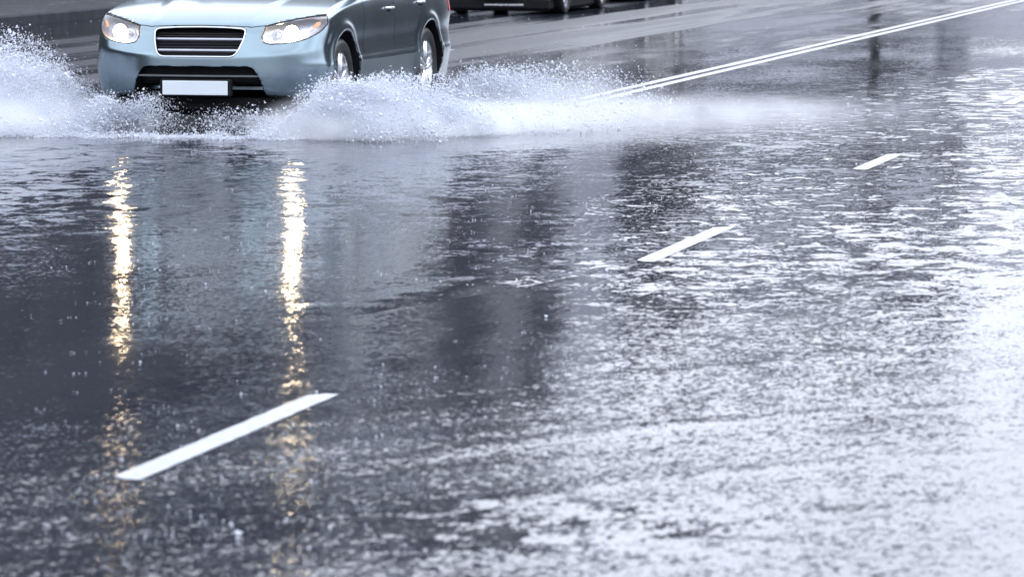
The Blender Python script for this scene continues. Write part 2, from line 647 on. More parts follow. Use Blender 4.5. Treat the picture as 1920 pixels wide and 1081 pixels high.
def surface_nets(Fv, ax):
    xs, ys, zs = ax
    s = Fv < 0
    nx, ny, nz = Fv.shape
    cnt = np.zeros((nx - 1, ny - 1, nz - 1), np.int8)
    for dx in (0, 1):
        for dy in (0, 1):
            for dz in (0, 1):
                cnt += s[dx:nx - 1 + dx, dy:ny - 1 + dy, dz:nz - 1 + dz]
    act = (cnt > 0) & (cnt < 8)
    I = np.argwhere(act)
    idx = np.full(act.shape, -1, np.int32)
    idx[act] = np.arange(len(I))
    acc = np.zeros((len(I), 3))
    num = np.zeros(len(I))
    C = [(a, b, c) for a in (0, 1) for b in (0, 1) for c in (0, 1)]
    for p in C:
        for d in range(3):
            if p[d]:
                continue
            q = list(p)
            q[d] = 1
            a = Fv[I[:, 0] + p[0], I[:, 1] + p[1], I[:, 2] + p[2]]
            b = Fv[I[:, 0] + q[0], I[:, 1] + q[1], I[:, 2] + q[2]]
            m = (a < 0) != (b < 0)
            t = np.where(m, a / np.where(m, a - b, 1), 0)
            loc = np.array(p, float)[None].repeat(len(I), 0)
            loc[:, d] = t
            acc[m] += loc[m]
            num[m] += 1
    g = I + acc / num[:, None]
    V = np.stack([np.interp(g[:, k], np.arange(len(ax[k])), ax[k]) for k in range(3)], -1)
    quads = []
    for d in range(3):
        e, f = [k for k in range(3) if k != d]
        sl0 = [slice(None)] * 3
        sl1 = [slice(None)] * 3
        sl0[d] = slice(0, -1)
        sl1[d] = slice(1, None)
        m = s[tuple(sl0)] != s[tuple(sl1)]
        E = np.argwhere(m)
        E = E[(E[:, e] > 0) & (E[:, f] > 0) & (E[:, e] < Fv.shape[e] - 1) & (E[:, f] < Fv.shape[f] - 1)]
        inside = s[E[:, 0], E[:, 1], E[:, 2]]

        def cell(oe, of):
            q = E.copy()
            q[:, e] -= oe
            q[:, f] -= of
            return idx[q[:, 0], q[:, 1], q[:, 2]]
        Q = np.stack([cell(1, 1), cell(0, 1), cell(0, 0), cell(1, 0)], -1)
        flip = inside if d != 1 else ~inside
        Q[~flip] = Q[~flip][:, ::-1]
        quads.append(Q)
    return V, np.concatenate(quads)


def polygonise():
    xs = (np.arange(82) + 0.5) * 0.012
    ys = np.concatenate([np.arange(-0.08, 0.66, 0.012), np.arange(0.66, 4.72, 0.025)])
    zs = np.arange(0.14, 1.78, 0.012)
    Fv = np.empty((len(xs), len(ys), len(zs)), np.float32)
    for i in range(0, len(xs), 8):
        X, Yy, Z = np.meshgrid(xs[i:i + 8], ys, zs, indexing='ij')
        Fv[i:i + 8] = full_field(X, Yy, Z)
    Fv = np.concatenate([Fv[::-1], Fv], 0)
    ax = (np.concatenate([-xs[::-1], xs]), ys, zs)
    V, Q = surface_nets(Fv, ax)
    e = 5e-4
    for _ in range(3):
        f0 = full_field(*V.T)
        g = np.stack([full_field(*(V + e * np.eye(3)[k]).T) - full_field(*(V - e * np.eye(3)[k]).T) for k in range(3)], -1) / (2 * e)
        st = -(f0 / np.maximum((g * g).sum(-1), 0.2))[:, None] * g
        ln = np.linalg.norm(st, axis=-1, keepdims=True)
        V = V + st * np.minimum(1, 0.006 / np.maximum(ln, 1e-9))
    N = grad(full_field, V, 2e-3)
    return V, Q, N


M_PAINT = mat('silver_blue_paint', (0.215, 0.278, 0.312), 0.20, metal=0.95, var=0.05, scale=2.0, coat=0.25)
M_DARKPAINT = mat('black_paint', (0.012, 0.013, 0.017), 0.22, metal=0.1, var=0.2, scale=2.0, coat=0.8)
M_PALEPAINT = mat('pale_silver_paint', (0.62, 0.64, 0.68), 0.3, metal=0.3, var=0.06, scale=2.0, coat=0.8)
M_BLACK = mat('black_plastic', (0.008, 0.008, 0.010), 0.75, var=0.3, scale=20, spec=0.2)
M_SLAT = mat('grey_satin_trim', (0.38, 0.39, 0.44), 0.3, metal=0.7, var=0.1)
M_CHROME = mat('chrome', (0.66, 0.69, 0.73), 0.16, metal=1.0, var=0.04)
M_ALLOY = mat('alloy', (0.72, 0.73, 0.76), 0.28, metal=0.85, var=0.06)
M_RUBBER = mat('wet_rubber', (0.014, 0.014, 0.016), 0.45, var=0.3, scale=12)
M_GLASS = mat('tinted_glass', (0.012, 0.014, 0.017), 0.08, var=0.2, spec=0.25)
M_PLATE = mat('blank_plate', (0.60, 0.65, 0.68), 0.4, var=0.03)
M_AMBER = mat('amber_lens', (0.80, 0.40, 0.20), 0.2, var=0.1, emit=(1.0, 0.45, 0.18), estr=0.10)
M_BULB = mat('lit_lamp', (1, 0.95, 0.85), 0.3, var=0.0, emit=(1.0, 0.74, 0.43), estr=40.0)
M_REFL = mat('lamp_reflector', (0.82, 0.86, 0.95), 0.30, metal=0.7, var=0.05)
M_OFFLAMP = mat('unlit_lamp', (0.6, 0.6, 0.63), 0.2, metal=0.5, var=0.05)
M_RED = mat('red_lamp', (0.35, 0.02, 0.02), 0.15, var=0.1)


def lens_material():
    m = bpy.data.materials.new('clear_lens')
    m.use_nodes = True
    nt = m.node_tree
    nt.nodes.clear()
    out = node(nt, 'ShaderNodeOutputMaterial')
    mx = node(nt, 'ShaderNodeMixShader')
    fr = node(nt, 'ShaderNodeFresnel')
    fr.inputs['IOR'].default_value = 1.5
    tr = node(nt, 'ShaderNodeBsdfTransparent')
    gl = node(nt, 'ShaderNodeBsdfGlossy')
    gl.inputs['Roughness'].default_value = 0.05
    nz = node(nt, 'ShaderNodeTexNoise')
    nz.inputs['Scale'].default_value = 30
    b = node(nt, 'ShaderNodeBump')
    b.inputs['Strength'].default_value = 0.05
    nt.links.new(nz.outputs['Fac'], b.inputs['Height'])
    nt.links.new(b.outputs[0], gl.inputs['Normal'])
    tr.inputs['Color'].default_value = (0.96, 0.97, 1.0, 1)
    nt.links.new(fr.outputs[0], mx.inputs[0])
    nt.links.new(tr.outputs[0], mx.inputs[1])
    nt.links.new(gl.outputs[0], mx.inputs[2])
    nt.links.new(mx.outputs[0], out.inputs['Surface'])
    return m


M_LENS = lens_material()


def poly_patch(poly, kind, off, thick, nu=24, nv=12, mirror=False):
    """a curved panel filling a convex outline on the body, with a turned-in edge"""
    P = np.array(poly)
    vs = np.linspace(P[:, 1].min() + 1e-4, P[:, 1].max() - 1e-4, nv)
    rows = []
    for v in vs:
        c = []
        for i in range(len(P)):
            a, b = P[i - 1], P[i]
            if (a[1] - v) * (b[1] - v) <= 0 and a[1] != b[1]:
                c.append(a[0] + (b[0] - a[0]) * (v - a[1]) / (b[1] - a[1]))
        rows.append(np.linspace(min(c), max(c), nu))
    U = np.array(rows)
    Vv = vs[:, None].repeat(nu, 1)
    A, N = on_body(kind, U, Vv, off)
    if mirror:
        A = A * (-1, 1, 1)
        N = N * (-1, 1, 1)
    n = nu * nv
    i, j = np.meshgrid(np.arange(nv - 1), np.arange(nu - 1), indexing='ij')
    a = (i * nu + j).ravel()
    F = np.stack([a, a + 1, a + nu + 1, a + nu], -1)
    V = A.reshape(-1, 3)
    rim = np.concatenate([np.arange(nu), np.arange(1, nv) * nu + nu - 1, (nv - 1) * nu + np.arange(nu - 2, -1, -1), np.arange(nv - 2, 0, -1) * nu])
    B = V[rim] - N.reshape(-1, 3)[rim] * thick
    k = len(rim)
    q = np.arange(k)
    F2 = np.stack([rim[q], n + q, n + (q + 1) % k, rim[(q + 1) % k]], -1)
    V = np.concatenate([V, B])
    F = np.concatenate([F, F2])
    if mirror:
        F = F[:, ::-1]
    return V, F


def ribbon(pts, kind, hw, off=0.0015, mirror=False, closed=False, step=0.02):
    P = np.array(pts + ([pts[0]] if closed else []), float)
    d = np.concatenate([[0], np.cumsum(np.hypot(*np.diff(P, axis=0).T))])
    n = max(int(d[-1] / step), 2)
    t = np.linspace(0, d[-1], n)
    A, N = on_body(kind, np.interp(t, d, P[:, 0]), np.interp(t, d, P[:, 1]), off)
    T = np.gradient(A, axis=0)
    T /= np.linalg.norm(T, axis=-1, keepdims=True)
    Bn = np.cross(T, N)
    rows = [A - Bn * hw - N * 0.004, A - Bn * hw, A + Bn * hw, A + Bn * hw - N * 0.004]
    V = np.concatenate(rows)
    if mirror:
        V = V * (-1, 1, 1)
    i = np.arange(n - 1)
    F = np.concatenate([np.stack([i + k * n, i + 1 + k * n, i + 1 + (k + 1) * n, i + (k + 1) * n], -1) for k in range(3)])
    return V, F


def frame_tube(poly, kind, r, off, n=8, step=0.015, parent=None, name='frame', m=None):
    P = np.array(poly + [poly[0]], float)
    d = np.concatenate([[0], np.cumsum(np.hypot(*np.diff(P, axis=0).T))])
    t = np.linspace(0, d[-1], max(int(d[-1] / step), 8), endpoint=False)
    u, v = np.interp(t, d, P[:, 0]), np.interp(t, d, P[:, 1])
    for _ in range(2):
        u = (np.roll(u, 1) + 2 * u + np.roll(u, -1)) / 4
        v = (np.roll(v, 1) + 2 * v + np.roll(v, -1)) / 4
    A, N = on_body(kind, u, v, off)
    T = np.roll(A, -1, 0) - np.roll(A, 1, 0)
    T /= np.linalg.norm(T, axis=-1, keepdims=True)
    B = np.cross(T, N)
    k = len(A)
    V = np.concatenate([A + (B * math.cos(q * 2 * math.pi / n) + N * math.sin(q * 2 * math.pi / n)) * r for q in range(n)])
    i = np.arange(k)
    F = np.concatenate([np.stack([i + q * k, (i + 1) % k + q * k, (i + 1) % k + ((q + 1) % n) * k, i + ((q + 1) % n) * k], -1) for q in range(n)])
    return mesh_np(name, V, F, m, parent)


def disc(name, c, nrm, r, depth, m, parent, bowl=0.0, n=20):
    """round lamp element facing nrm"""
    nrm = Vector(nrm).normalized()
    a = nrm.cross(Vector((0, 0, 1))).normalized()
    b = nrm.cross(a)
    c = Vector(c)
    mb = MB()
    prof = [(r, -depth), (r, 0), (r * 0.82, bowl), (r * 0.5, bowl * 1.6), (r * 0.02, bowl * 1.9)]
    rows = [[c + (a * math.cos(k * 2 * math.pi / n) + b * math.sin(k * 2 * math.pi / n)) * q + nrm * h for k in range(n)] for q, h in prof]
    mb.quadstrip(rows, True, True)
    return mb.build(name, m, parent, smooth=True)


def make_wheel(root, x, y, sgn):
    """tyre with tread blocks, rim and five spokes"""
    w_ = 0.112
    prof = [(0.232, -w_ * .8), (0.262, -w_), (WR - .028, -w_ * .98), (WR - .006, -w_ * .80), (WR, -w_ * .5), (WR + .001, 0), (WR, w_ * .5), (WR - .006, w_ * .80),
            (WR - .028, w_ * .98), (0.262, w_), (0.232, w_ * .8)]
    wh = MB().lathe(prof, n=48, c=(0, 0, 0)).build('wheel', M_RUBBER, root, smooth=True, loc=(x, y, HUB))
    rm = MB()
    rm.lathe([(0.236, sgn * w_ * .85), (0.240, sgn * w_ * .70), (0.222, sgn * w_ * .62), (0.216, sgn * w_ * .2), (0.205, -sgn * w_ * .6)], n=48)
    rm.lathe([(0.055, sgn * w_ * .2), (0.055, sgn * w_ * .76), (0.040, sgn * w_ * .80), (0.003, sgn * w_ * .82)], n=20)
    for k in range(5):
        t = 2 * math.pi * k / 5 + 0.3
        for dt in (-0.16, 0.16):
            p0 = Vector((sgn * w_ * .70, 0.045 * math.cos(t + dt * 2), 0.045 * math.sin(t + dt * 2)))
            p1 = Vector((sgn * w_ * .66, 0.225 * math.cos(t + dt), 0.225 * math.sin(t + dt)))
            rm.tube([p0, (p0 + p1) / 2 + Vector((sgn * .006, 0, 0)), p1], [0.020, 0.017, 0.019], 8)
    rm.build('rim', M_ALLOY, wh, smooth=True)
    br = MB().lathe([(0.15, -sgn * .01), (0.15, sgn * .012), (0.06, sgn * .013), (0.06, -sgn * .01)], n=32)
    br.build('brake_disc', M_SLAT, wh, smooth=True)
    return wh


BODY = polygonise()


def build_car():
    root = empty('suv', (0, 0, 0))
    V, Q, N = BODY
    c = V[Q].mean(1)
    n = N[Q].mean(1)
    b, wl, g, i, h = full_field(c[:, 0], c[:, 1], c[:, 2], parts=True)
    ax = np.abs(c[:, 0])
    inside = b < -0.006
    cls = np.zeros(len(Q), int)
    names = {0: ('body', M_PAINT)}

    def setc(k, nm, m, msk):
        names[k] = (nm, m)
        cls[msk] = k
    setc(1, 'hood', M_PAINT, (c[:, 1] < 1.20) & (ax < 0.84 - 0.05 * (c[:, 1] < .5)) & (n[:, 2] > 0.62) & (c[:, 2] > 0.77))
    setc(2, 'front_bumper', M_PAINT, (c[:, 1] < 0.55) & (c[:, 2] < 0.665 + 0.03 * ax) & (cls == 0))
    side = (n[:, 0] * np.sign(c[:, 0]) > 0.5) & (c[:, 2] > 0.52) & (c[:, 2] < 1.04)
    for k, (y0, y1) in enumerate(((1.52, 2.46), (2.46, 3.40))):
        for s in (1, -1):
            setc(3 + 2 * k + (s < 0), 'door', M_PAINT, side & (np.sign(c[:, 0]) == s) & (c[:, 1] > y0) & (c[:, 1] < y1) & ((k == 0) | (np.hypot(c[:, 1] - AX2, c[:, 2] - .34) > 0.47)))
    m_clad = mat('grey_cladding', (0.085, 0.105, 0.118), 0.4, metal=0.3, var=0.1)
    for s in (1, -1):
        setc(7 if s > 0 else 19, 'cladding', m_clad, (c[:, 0] * s > 0.75) & (c[:, 2] < 0.50) & (c[:, 1] > 1.30) & (c[:, 1] < 3.2) & (cls == 0))
    setc(8, 'underbody', M_BLACK, (n[:, 2] < -0.7) & (c[:, 2] < 0.35))
    wind = (c[:, 2] > 1.06) & (n[:, 1] < -0.35) & (c[:, 1] < 2.15) & (ax < 0.72) & (c[:, 2] < 1.60)
    setc(9, 'windscreen', M_GLASS, wind)
    setc(18, 'pillar', M_BLACK, (c[:, 2] > 1.05) & (c[:, 2] < 1.55) & (cls == 0))
    for s in (1, -1):
        setc(10 + (s < 0), 'side_window', M_GLASS, (c[:, 2] > 1.09) & (c[:, 2] < 1.50) & (n[:, 0] * s > 0.7) & (c[:, 1] > 1.75) & (c[:, 1] < 4.0) & (np.abs(c[:, 1] - 2.48) > .03) & (np.abs(c[:, 1] - 3.42) > .03))
    setc(12, 'rear_window', M_GLASS, (c[:, 2] > 1.12) & (c[:, 2] < 1.52) & (n[:, 1] > 0.7) & (ax < 0.6))
    for k in range(4):
        setc((13, 20, 21, 22)[k], 'wheel_arch', M_BLACK, (inside & (np.abs(wl) < 0.02) | (wl < 0.0)) & ((c[:, 0] > 0) == (k % 2 == 0)) & ((c[:, 1] < 2.2) == (k < 2)))
    setc(14, 'grille', M_BLACK, inside & (g < 0.03) & (c[:, 2] > 0.55))
    setc(15, 'lower_grille', M_BLACK, inside & (i < 0.03) & (c[:, 2] < 0.53) & (c[:, 1] < .4))
    for s in (1, -1):
        setc(16 + (s < 0), 'headlight', M_REFL, inside & (h < 0.03) & (np.sign(c[:, 0]) == s) & (c[:, 2] > .62))
    ob = {}
    for k, (nm, m) in names.items():
        q = Q[cls == k]
        if not len(q):
            continue
        uq, inv = np.unique(q, return_inverse=True)
        ob[k] = mesh_np(nm, V[uq], inv.reshape(q.shape), m, root, N[uq])
    # grille furniture
    gr = ob[14]
    frame_tube(GRILLE, 'front', 0.0065, 0.0, parent=gr, name='grille_frame', m=M_CHROME)
    for z in (0.711, 0.628):
        hw = np.interp(z, [.61, .69, .766], [.322, .350, .362])
        u = np.linspace(-hw, hw, 30)
        A, _ = on_body('front', u, np.full(30, z), -0.018)
        s_ = MB()
        s_.quadstrip([[(*(p + (0, dy, dz)),) for dy, dz in ((-.008, -.010), (-.010, 0), (-.002, .010), (.012, .006), (.012, -.008))] for p in A], True, True)
        s_.build('slat', M_SLAT, gr, smooth=True)
    ms = MB()                                                          # mesh behind the slats
    for z in np.arange(.585, .785, .021):
        hw = np.interp(z, [.572, .61, .69, .766], [.275, .322, .350, .362]) - .004
        A, _ = on_body('front', np.linspace(-hw, hw, 16), np.full(16, z), -0.05)
        ms.tube([tuple(p) for p in A], 0.0028, 5)
    ms.build('grille_mesh', mat('dark_mesh', (0.03, 0.03, 0.035), 0.5), gr)
    lg = ob[15]
    A, _ = on_body('front', np.linspace(-.478, .478, 40), np.full(40, .425), 0.0)
    s_ = MB()
    s_.quadstrip([[(*(p + (0, dy, dz)),) for dy, dz in ((-.004, -.007), (-.006, .003), (.02, .009), (.02, -.009))] for p in A + np.array((0, 0.012, 0))], True, True)
    s_.build('bumper_bar', mat('dark_trim', (0.10, 0.105, 0.12), 0.5), lg, smooth=True)
    pl = MB()
    pl.box((0, -0.022, 0.336), (0.515, 0.008, 0.108), 0.003)
    po = pl.build('number_plate', M_PLATE, root)
    pb = MB()
    pb.box((0, 0.012, 0.336), (0.56, 0.058, 0.13), 0.01)
    pb.build('plate_holder', M_BLACK, po)
    ut = MB()  # black boxes added to shut out the light gap under the car
    ut.box((0, 0.75, .185), (1.30, 1.20, .13), .05)
    ut.box((0, 2.6, .195), (1.24, 2.4, .11), .04)
    ut.build('under_blocker', M_BLACK, root)
    # headlights
    for s in (1, -1):
        hl = ob[16 + (s < 0)]
        Vv, Ff = poly_patch(HEADLIGHT, 'corner', 0.001, 0.010, 30, 14, s < 0)
        mesh_np('lens', Vv, Ff, M_LENS, hl)
        P, Nn = on_body('corner', np.array([.700, .585, .905, .80]), np.array([.772, .752, .815, .80]), -0.045)
        P = P * (s, 1, 1)
        aim = (0.10 * s, -1, 0.03)
        disc('projector', P[0], aim, 0.060, 0.03, M_CHROME, hl)
        disc('bulb', Vector(P[0]) + Vector(aim).normalized() * 0.012, aim, 0.055, 0.008, M_BULB, hl, bowl=0.006)
        disc('main_beam', P[1], aim, 0.044, 0.03, M_CHROME, hl)
        disc('main_beam_bulb', Vector(P[1]) + Vector(aim).normalized() * 0.010, aim, 0.020, 0.01, M_OFFLAMP, hl, bowl=0.02)
        iv, jf = poly_patch([(.875, .800), (.920, .842), (.960, .845), (.955, .810), (.915, .792)], 'corner', -0.022, 0.02, 10, 8, s < 0)
        mesh_np('indicator', iv, jf, M_AMBER, hl)
        v2, f2 = ribbon(HEADLIGHT, 'corner', 0.0035, 0.001, s < 0, True)
        mesh_np('headlight_gap', v2, f2, M_BLACK, hl)
    # panel gaps
    gaps = []
    hood_edge = [(-.385, .795), (-.20, .802), (0, .805), (.20, .802), (.385, .795)]
    v2, f2 = ribbon(hood_edge, 'front', 0.0035, 0.001)
    mesh_np('hood_gap', v2, f2, M_BLACK, ob[1])
    for s in (1, -1):
        v2, f2 = ribbon([(.385 * .8 + .6 * .15, .790), (.47, .800), (.512, .802), (.615, .827), (.770, .856), (.944, .879), (1.03, .884)], 'corner', 0.0035, 0.001, s < 0)
        mesh_np('hood_gap', v2, f2, M_BLACK, ob[1])
        v2, f2 = ribbon([(1.505, .545), (1.515, .8), (1.52, 1.05)], 'side', 0.0028, 0.0008, s < 0)
        mesh_np('door_gap', v2, f2, M_BLACK, ob[3 + (s < 0)])
        v2, f2 = ribbon([(2.46, .545), (2.46, 1.05)], 'side', 0.0028, 0.0008, s < 0)
        mesh_np('door_gap', v2, f2, M_BLACK, ob[3 + (s < 0)])
        v2, f2 = ribbon([(3.14, .60), (3.22, .72), (3.38, .86), (3.42, 1.05)], 'side', 0.0028, 0.0008, s < 0)
        mesh_np('door_gap', v2, f2, M_BLACK, ob[5 + (s < 0)])
        v2, f2 = ribbon([(1.26, .545), (2.2, .55), (3.12, .555)], 'side', 0.0025, 0.0008, s < 0)
        mesh_np('sill_gap', v2, f2, M_BLACK, ob[7 if s > 0 else 19])
        for k, yy in enumerate((2.27, 3.30)):
            A, Nn = on_body('side', np.linspace(yy - .10, yy + .10, 9), np.full(9, .885 + .02 * k), 0.0)
            A = A * (s, 1, 1)
            st = np.sin(np.linspace(0, math.pi, 9)) ** .5 * .034 + .002
            hb = MB()
            hb.tube([tuple(p + np.array((s * q, 0, 0))) for p, q in zip(A, st)], 0.011, 8)
            hb.build('handle', M_CHROME, ob[3 + 2 * k + (s < 0)], smooth=True)
            A, Nn = on_body('side', np.linspace(yy - .07, yy + .07, 7), np.full(7, .865 + .02 * k), 0.0015)
            cp, cf = ribbon([(yy - .06, .875 + .02 * k), (yy + .06, .875 + .02 * k)], 'side', 0.020, 0.001, s < 0)
            mesh_np('handle_cup', cp, cf, M_BLACK, ob[3 + 2 * k + (s < 0)])
        mr = MB()
        A, _ = on_body('side', np.array([1.72]), np.array([1.09]), 0.0)
        x0 = float(A[0, 0])
        mr.quadstrip([[(s * (x0 + q), 1.72 + dy * sc, 1.13 + dz * sc) for dy, dz in ((-.06, -.06), (.05, -.07), (.06, .05), (0, .085), (-.07, .05))] for q, sc in ((-.02, .35), (.03, .6), (.06, 1), (.19, 1), (.22, .7))], True, True)
        mr.build('mirror', M_PAINT, root, smooth=True)
        tl, tf = poly_patch([(4.30, .80), (4.30, 1.04), (4.52, 1.04), (4.56, .80)], 'side', 0.004, 0.02, 8, 8, s < 0)
        mesh_np('tail_light', tl, tf, M_RED, root)
        rr = MB()
        zt = []
        for yy in np.linspace(1.95, 4.0, 12):
            zz = np.linspace(1.4, 1.85, 300)
            f = base_field(np.full(300, .60), np.full(300, yy), zz)
            zt.append((s * .60, yy, zz[np.argmax(f > 0)] + .035))
        rr.tube(zt, 0.016, 8)
        for q in (0, 6, 11):
            rr.tube([zt[q], (zt[q][0], zt[q][1], zt[q][2] - .06)], 0.014, 6)
        rr.build('roof_rail', M_SLAT, root, smooth=True)
        for yy in (AX1, AX2):
            make_wheel(root, s * 0.795, yy, s)
    return root


def children(o):
    return [c for c in bpy.data.objects if c.parent == o]


def copy_tree(o, swap, parent=None):
    """a copy of a car, its parts and their sub-parts; swap gives another material to a part"""
    c = o.copy()
    COL.objects.link(c)
    c.parent = parent
    if c.type == 'MESH':
        m = c.data.materials[0].name
        if m in swap:
            c.material_slots[0].link = 'OBJECT'
            c.material_slots[0].material = swap[m]
    for ch in children(o):
        copy_tree(ch, swap, c)
    return c


CAR_X, CAR_Y = -9.8193, 30.9202
suv = build_car()
OFF = {'lit_lamp': M_OFFLAMP}
parked = []
for x, y, swap, label in (
        (-14.40, 59.6, {'silver_blue_paint': M_DARKPAINT, 'grey_cladding': M_BLACK, 'grey_satin_trim': M_DARKPAINT}, 'black parked car right of the silver car, its blank plate low on the bumper'),
        (-14.55, 66.2, {'silver_blue_paint': M_DARKPAINT, 'grey_cladding': M_BLACK, 'grey_satin_trim': M_DARKPAINT}, 'dark parked car just behind the black one, only its lowest edge in view'),
        (-16.75, 60.1, {'silver_blue_paint': M_PALEPAINT, 'grey_cladding': M_BLACK}, 'pale parked car half hidden behind the rear of the silver car')):
    o = copy_tree(suv, {**swap, **OFF, 'amber_lens': M_OFFLAMP})
    o.name = 'parked_car'
    for cy, sx, sy in ((.27, 1.62, .36), (2.26, 1.72, 1.75), (4.27, 1.62, .5)):  # dark boxes standing in for the shade below each parked car
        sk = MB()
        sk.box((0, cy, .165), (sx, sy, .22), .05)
        sk.build('shade_box', M_BLACK, o)
    tr_ = MB()
    tr_.box((.10, 0.085, .155), (.62, .02, .035), .008)
    tr_.build('bumper_trim', M_ALLOY, o)
    o.location = (x, y, 0)
    o.scale = (0.93, 0.93, 0.90)
    tag(o, label, 'car', 'cars parked at the far kerb')
    parked.append(o)
suv.location = (CAR_X, CAR_Y, 0)
suv.rotation_euler.z = 0.0052
tag(suv, 'silver blue SUV with lit headlights and blank plate driving through flood water', 'car')


# ---------------------------------------------------------------- what stands round the street (mostly seen as reflections in the wet road, some added for that)
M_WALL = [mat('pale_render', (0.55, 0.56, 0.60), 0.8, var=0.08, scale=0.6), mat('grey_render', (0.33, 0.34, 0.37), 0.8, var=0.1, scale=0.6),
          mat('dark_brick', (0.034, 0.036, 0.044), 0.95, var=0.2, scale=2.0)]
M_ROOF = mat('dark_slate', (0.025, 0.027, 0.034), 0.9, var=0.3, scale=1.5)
M_WIN = mat('dark_window', (0.012, 0.014, 0.018), 0.35, var=0.2, spec=0.1)
M_LEAF = mat('dark_leaves', (0.022, 0.032, 0.026), 0.6, var=0.6, scale=2.0)
M_BARK = mat('wet_bark', (0.03, 0.027, 0.025), 0.7, var=0.3, scale=6)


def building(x0, x1, y0, y1, hw, hr, wm, label, sgn=1, plinth=0.0, attic=None):
    """walls hw high, slate roof up to hr, windows on the street side"""
    o = empty('building', ((x0 + x1) / 2, (y0 + y1) / 2, 0))
    cx, cy = o.location.x, o.location.y
    mb = MB()
    mb.box((0, 0, hw / 2), (x1 - x0, y1 - y0, hw))
    mb.build('wall', wm, o)
    if plinth:
        gf = MB()
        gf.box((0, 0, plinth / 2), (x1 - x0 + .3, y1 - y0 + .3, plinth), .03)
        gf.build('ground_floor', M_WALL[0], o)
    if attic:
        at = MB()
        at.box((0, 0, (hw + attic) / 2), (x1 - x0 - .3, y1 - y0 - .3, attic - hw), .02)
        at.build('attic_storey', M_WALL[0], o)
        hw = attic
    if hr > hw:
        a, b = (x1 - x0) / 2 + .3, (y1 - y0) / 2 + .3
        k = min(a * .55, 4)
        rf = MB()
        rf.quadstrip([[(-a, -b, hw + .01), (a, -b, hw + .01), (a, b, hw + .01), (-a, b, hw + .01)],
                      [(-a + k, -b + .6, hr), (a - k, -b + .6, hr), (a - k, b - .6, hr), (-a + k, b - .6, hr)]], True, True)
        rf.build('roof', M_ROOF, o)
    xf = (x1 if sgn > 0 else x0) - cx
    ny = max(int((y1 - y0) / 3.2), 2)
    nf = max(int(hw / 3.2), 1)
    for f in range(1 if plinth else 0, nf):
        for k in range(ny):
            yy = -(y1 - y0) / 2 + (k + .5) * (y1 - y0) / ny
            wb = MB()
            wb.box((xf + sgn * .02, yy, 1.9 + f * 3.2), (.10, 1.2, 1.7))
            wb.build('window', M_WIN, o)
    return tag(o, label, 'building', 'buildings along the street')


def leaf_cloud(n, fn, size):
    P = fn(n)
    q = rng.normal(size=(n, 3))
    q /= np.linalg.norm(q, axis=1, keepdims=True)
    r = np.cross(q, rng.normal(size=(n, 3)))
    r /= np.linalg.norm(r, axis=1, keepdims=True)
    t = np.cross(q, r)
    s = size * rng.uniform(.6, 1.4, (n, 1))
    V = np.stack([P - r * s, P + t * s * .45, P + r * s, P - t * s * .45], 1).reshape(-1, 3)
    return V, np.arange(4 * n).reshape(-1, 4)


def tree(x, y, h, cr, label):
    o = empty('street_tree', (x, y, 0.1))
    tb = MB()
    tb.tube([(0, 0, 0), (.05, .02, h * .25), (-.05, .05, h * .5), (0, 0, h * .85)], [.22, .17, .12, .03], 10)
    for k in range(7):
        a = k * 2.4
        z0 = h * (.32 + .06 * k)
        tb.tube([(0, 0, z0), (math.cos(a) * cr * .4, math.sin(a) * cr * .4, z0 + h * .1), (math.cos(a) * cr * .75, math.sin(a) * cr * .75, z0 + h * .16)], [.08, .05, .02], 6)
    tb.build('trunk', M_BARK, o, smooth=True)
    cl = rng.normal(size=(26, 3))
    cl /= np.linalg.norm(cl, axis=1, keepdims=True)
    cl = cl * rng.uniform(.3, .85, (26, 1)) * (cr, cr, h * .33) + (0, 0, h * .64)

    def fn(n):
        c = cl[rng.integers(0, len(cl), n)]
        return c + rng.normal(size=(n, 3)) * cr * .22
    V, F = leaf_cloud(2600, fn, cr * .07)
    mesh_np('crown', V, F, M_LEAF, o, smooth=False)
    return tag(o, label, 'tree', 'street trees')


BX = -26.5
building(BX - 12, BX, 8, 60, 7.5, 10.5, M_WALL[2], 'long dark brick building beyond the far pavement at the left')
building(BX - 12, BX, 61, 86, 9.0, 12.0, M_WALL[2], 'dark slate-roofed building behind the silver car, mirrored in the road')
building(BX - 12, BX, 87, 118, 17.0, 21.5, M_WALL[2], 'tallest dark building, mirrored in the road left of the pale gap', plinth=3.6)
M_BAND = mat('band_render', (0.15, 0.155, 0.17), 0.85, var=0.15, scale=0.8)
tall = bpy.data.objects['building.002']
for yy, wd in ((-9.5, 2.6), (-2.0, 1.4), (6.5, 3.4), (12.6, 1.2)):  # paler bays added for upright light bands in the mirrored front
    added_bay = MB()
    added_bay.box((6.25, yy, 9.9), (.5, wd, 14.0), .03)
    added_bay.build('added_bay', M_BAND, tall)
building(-23.0, -18.5, 172, 180, 6.0, 8.2, M_WALL[0], 'low pale block added beside the corner block to break up its reflection')  # unseen, added to soften the hard edge of the mirrored corner block
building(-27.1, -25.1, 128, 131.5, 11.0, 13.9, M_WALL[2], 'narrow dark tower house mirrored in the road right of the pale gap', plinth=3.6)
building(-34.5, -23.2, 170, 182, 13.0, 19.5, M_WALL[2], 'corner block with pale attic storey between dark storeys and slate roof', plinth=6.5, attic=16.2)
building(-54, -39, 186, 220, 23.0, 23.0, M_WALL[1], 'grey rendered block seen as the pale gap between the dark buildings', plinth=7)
building(9, 20, 60, 150, 12.0, 16.0, M_WALL[2], 'long dark brick terrace added out of view to darken the car side', -1)  # unseen, added so the car's side reflects something dark
building(9, 20, 152, 260, 12.0, 16.0, M_WALL[2], 'farther dark brick terrace added out of view to darken the car side', -1)  # unseen too, carries the added dark reflection farther along
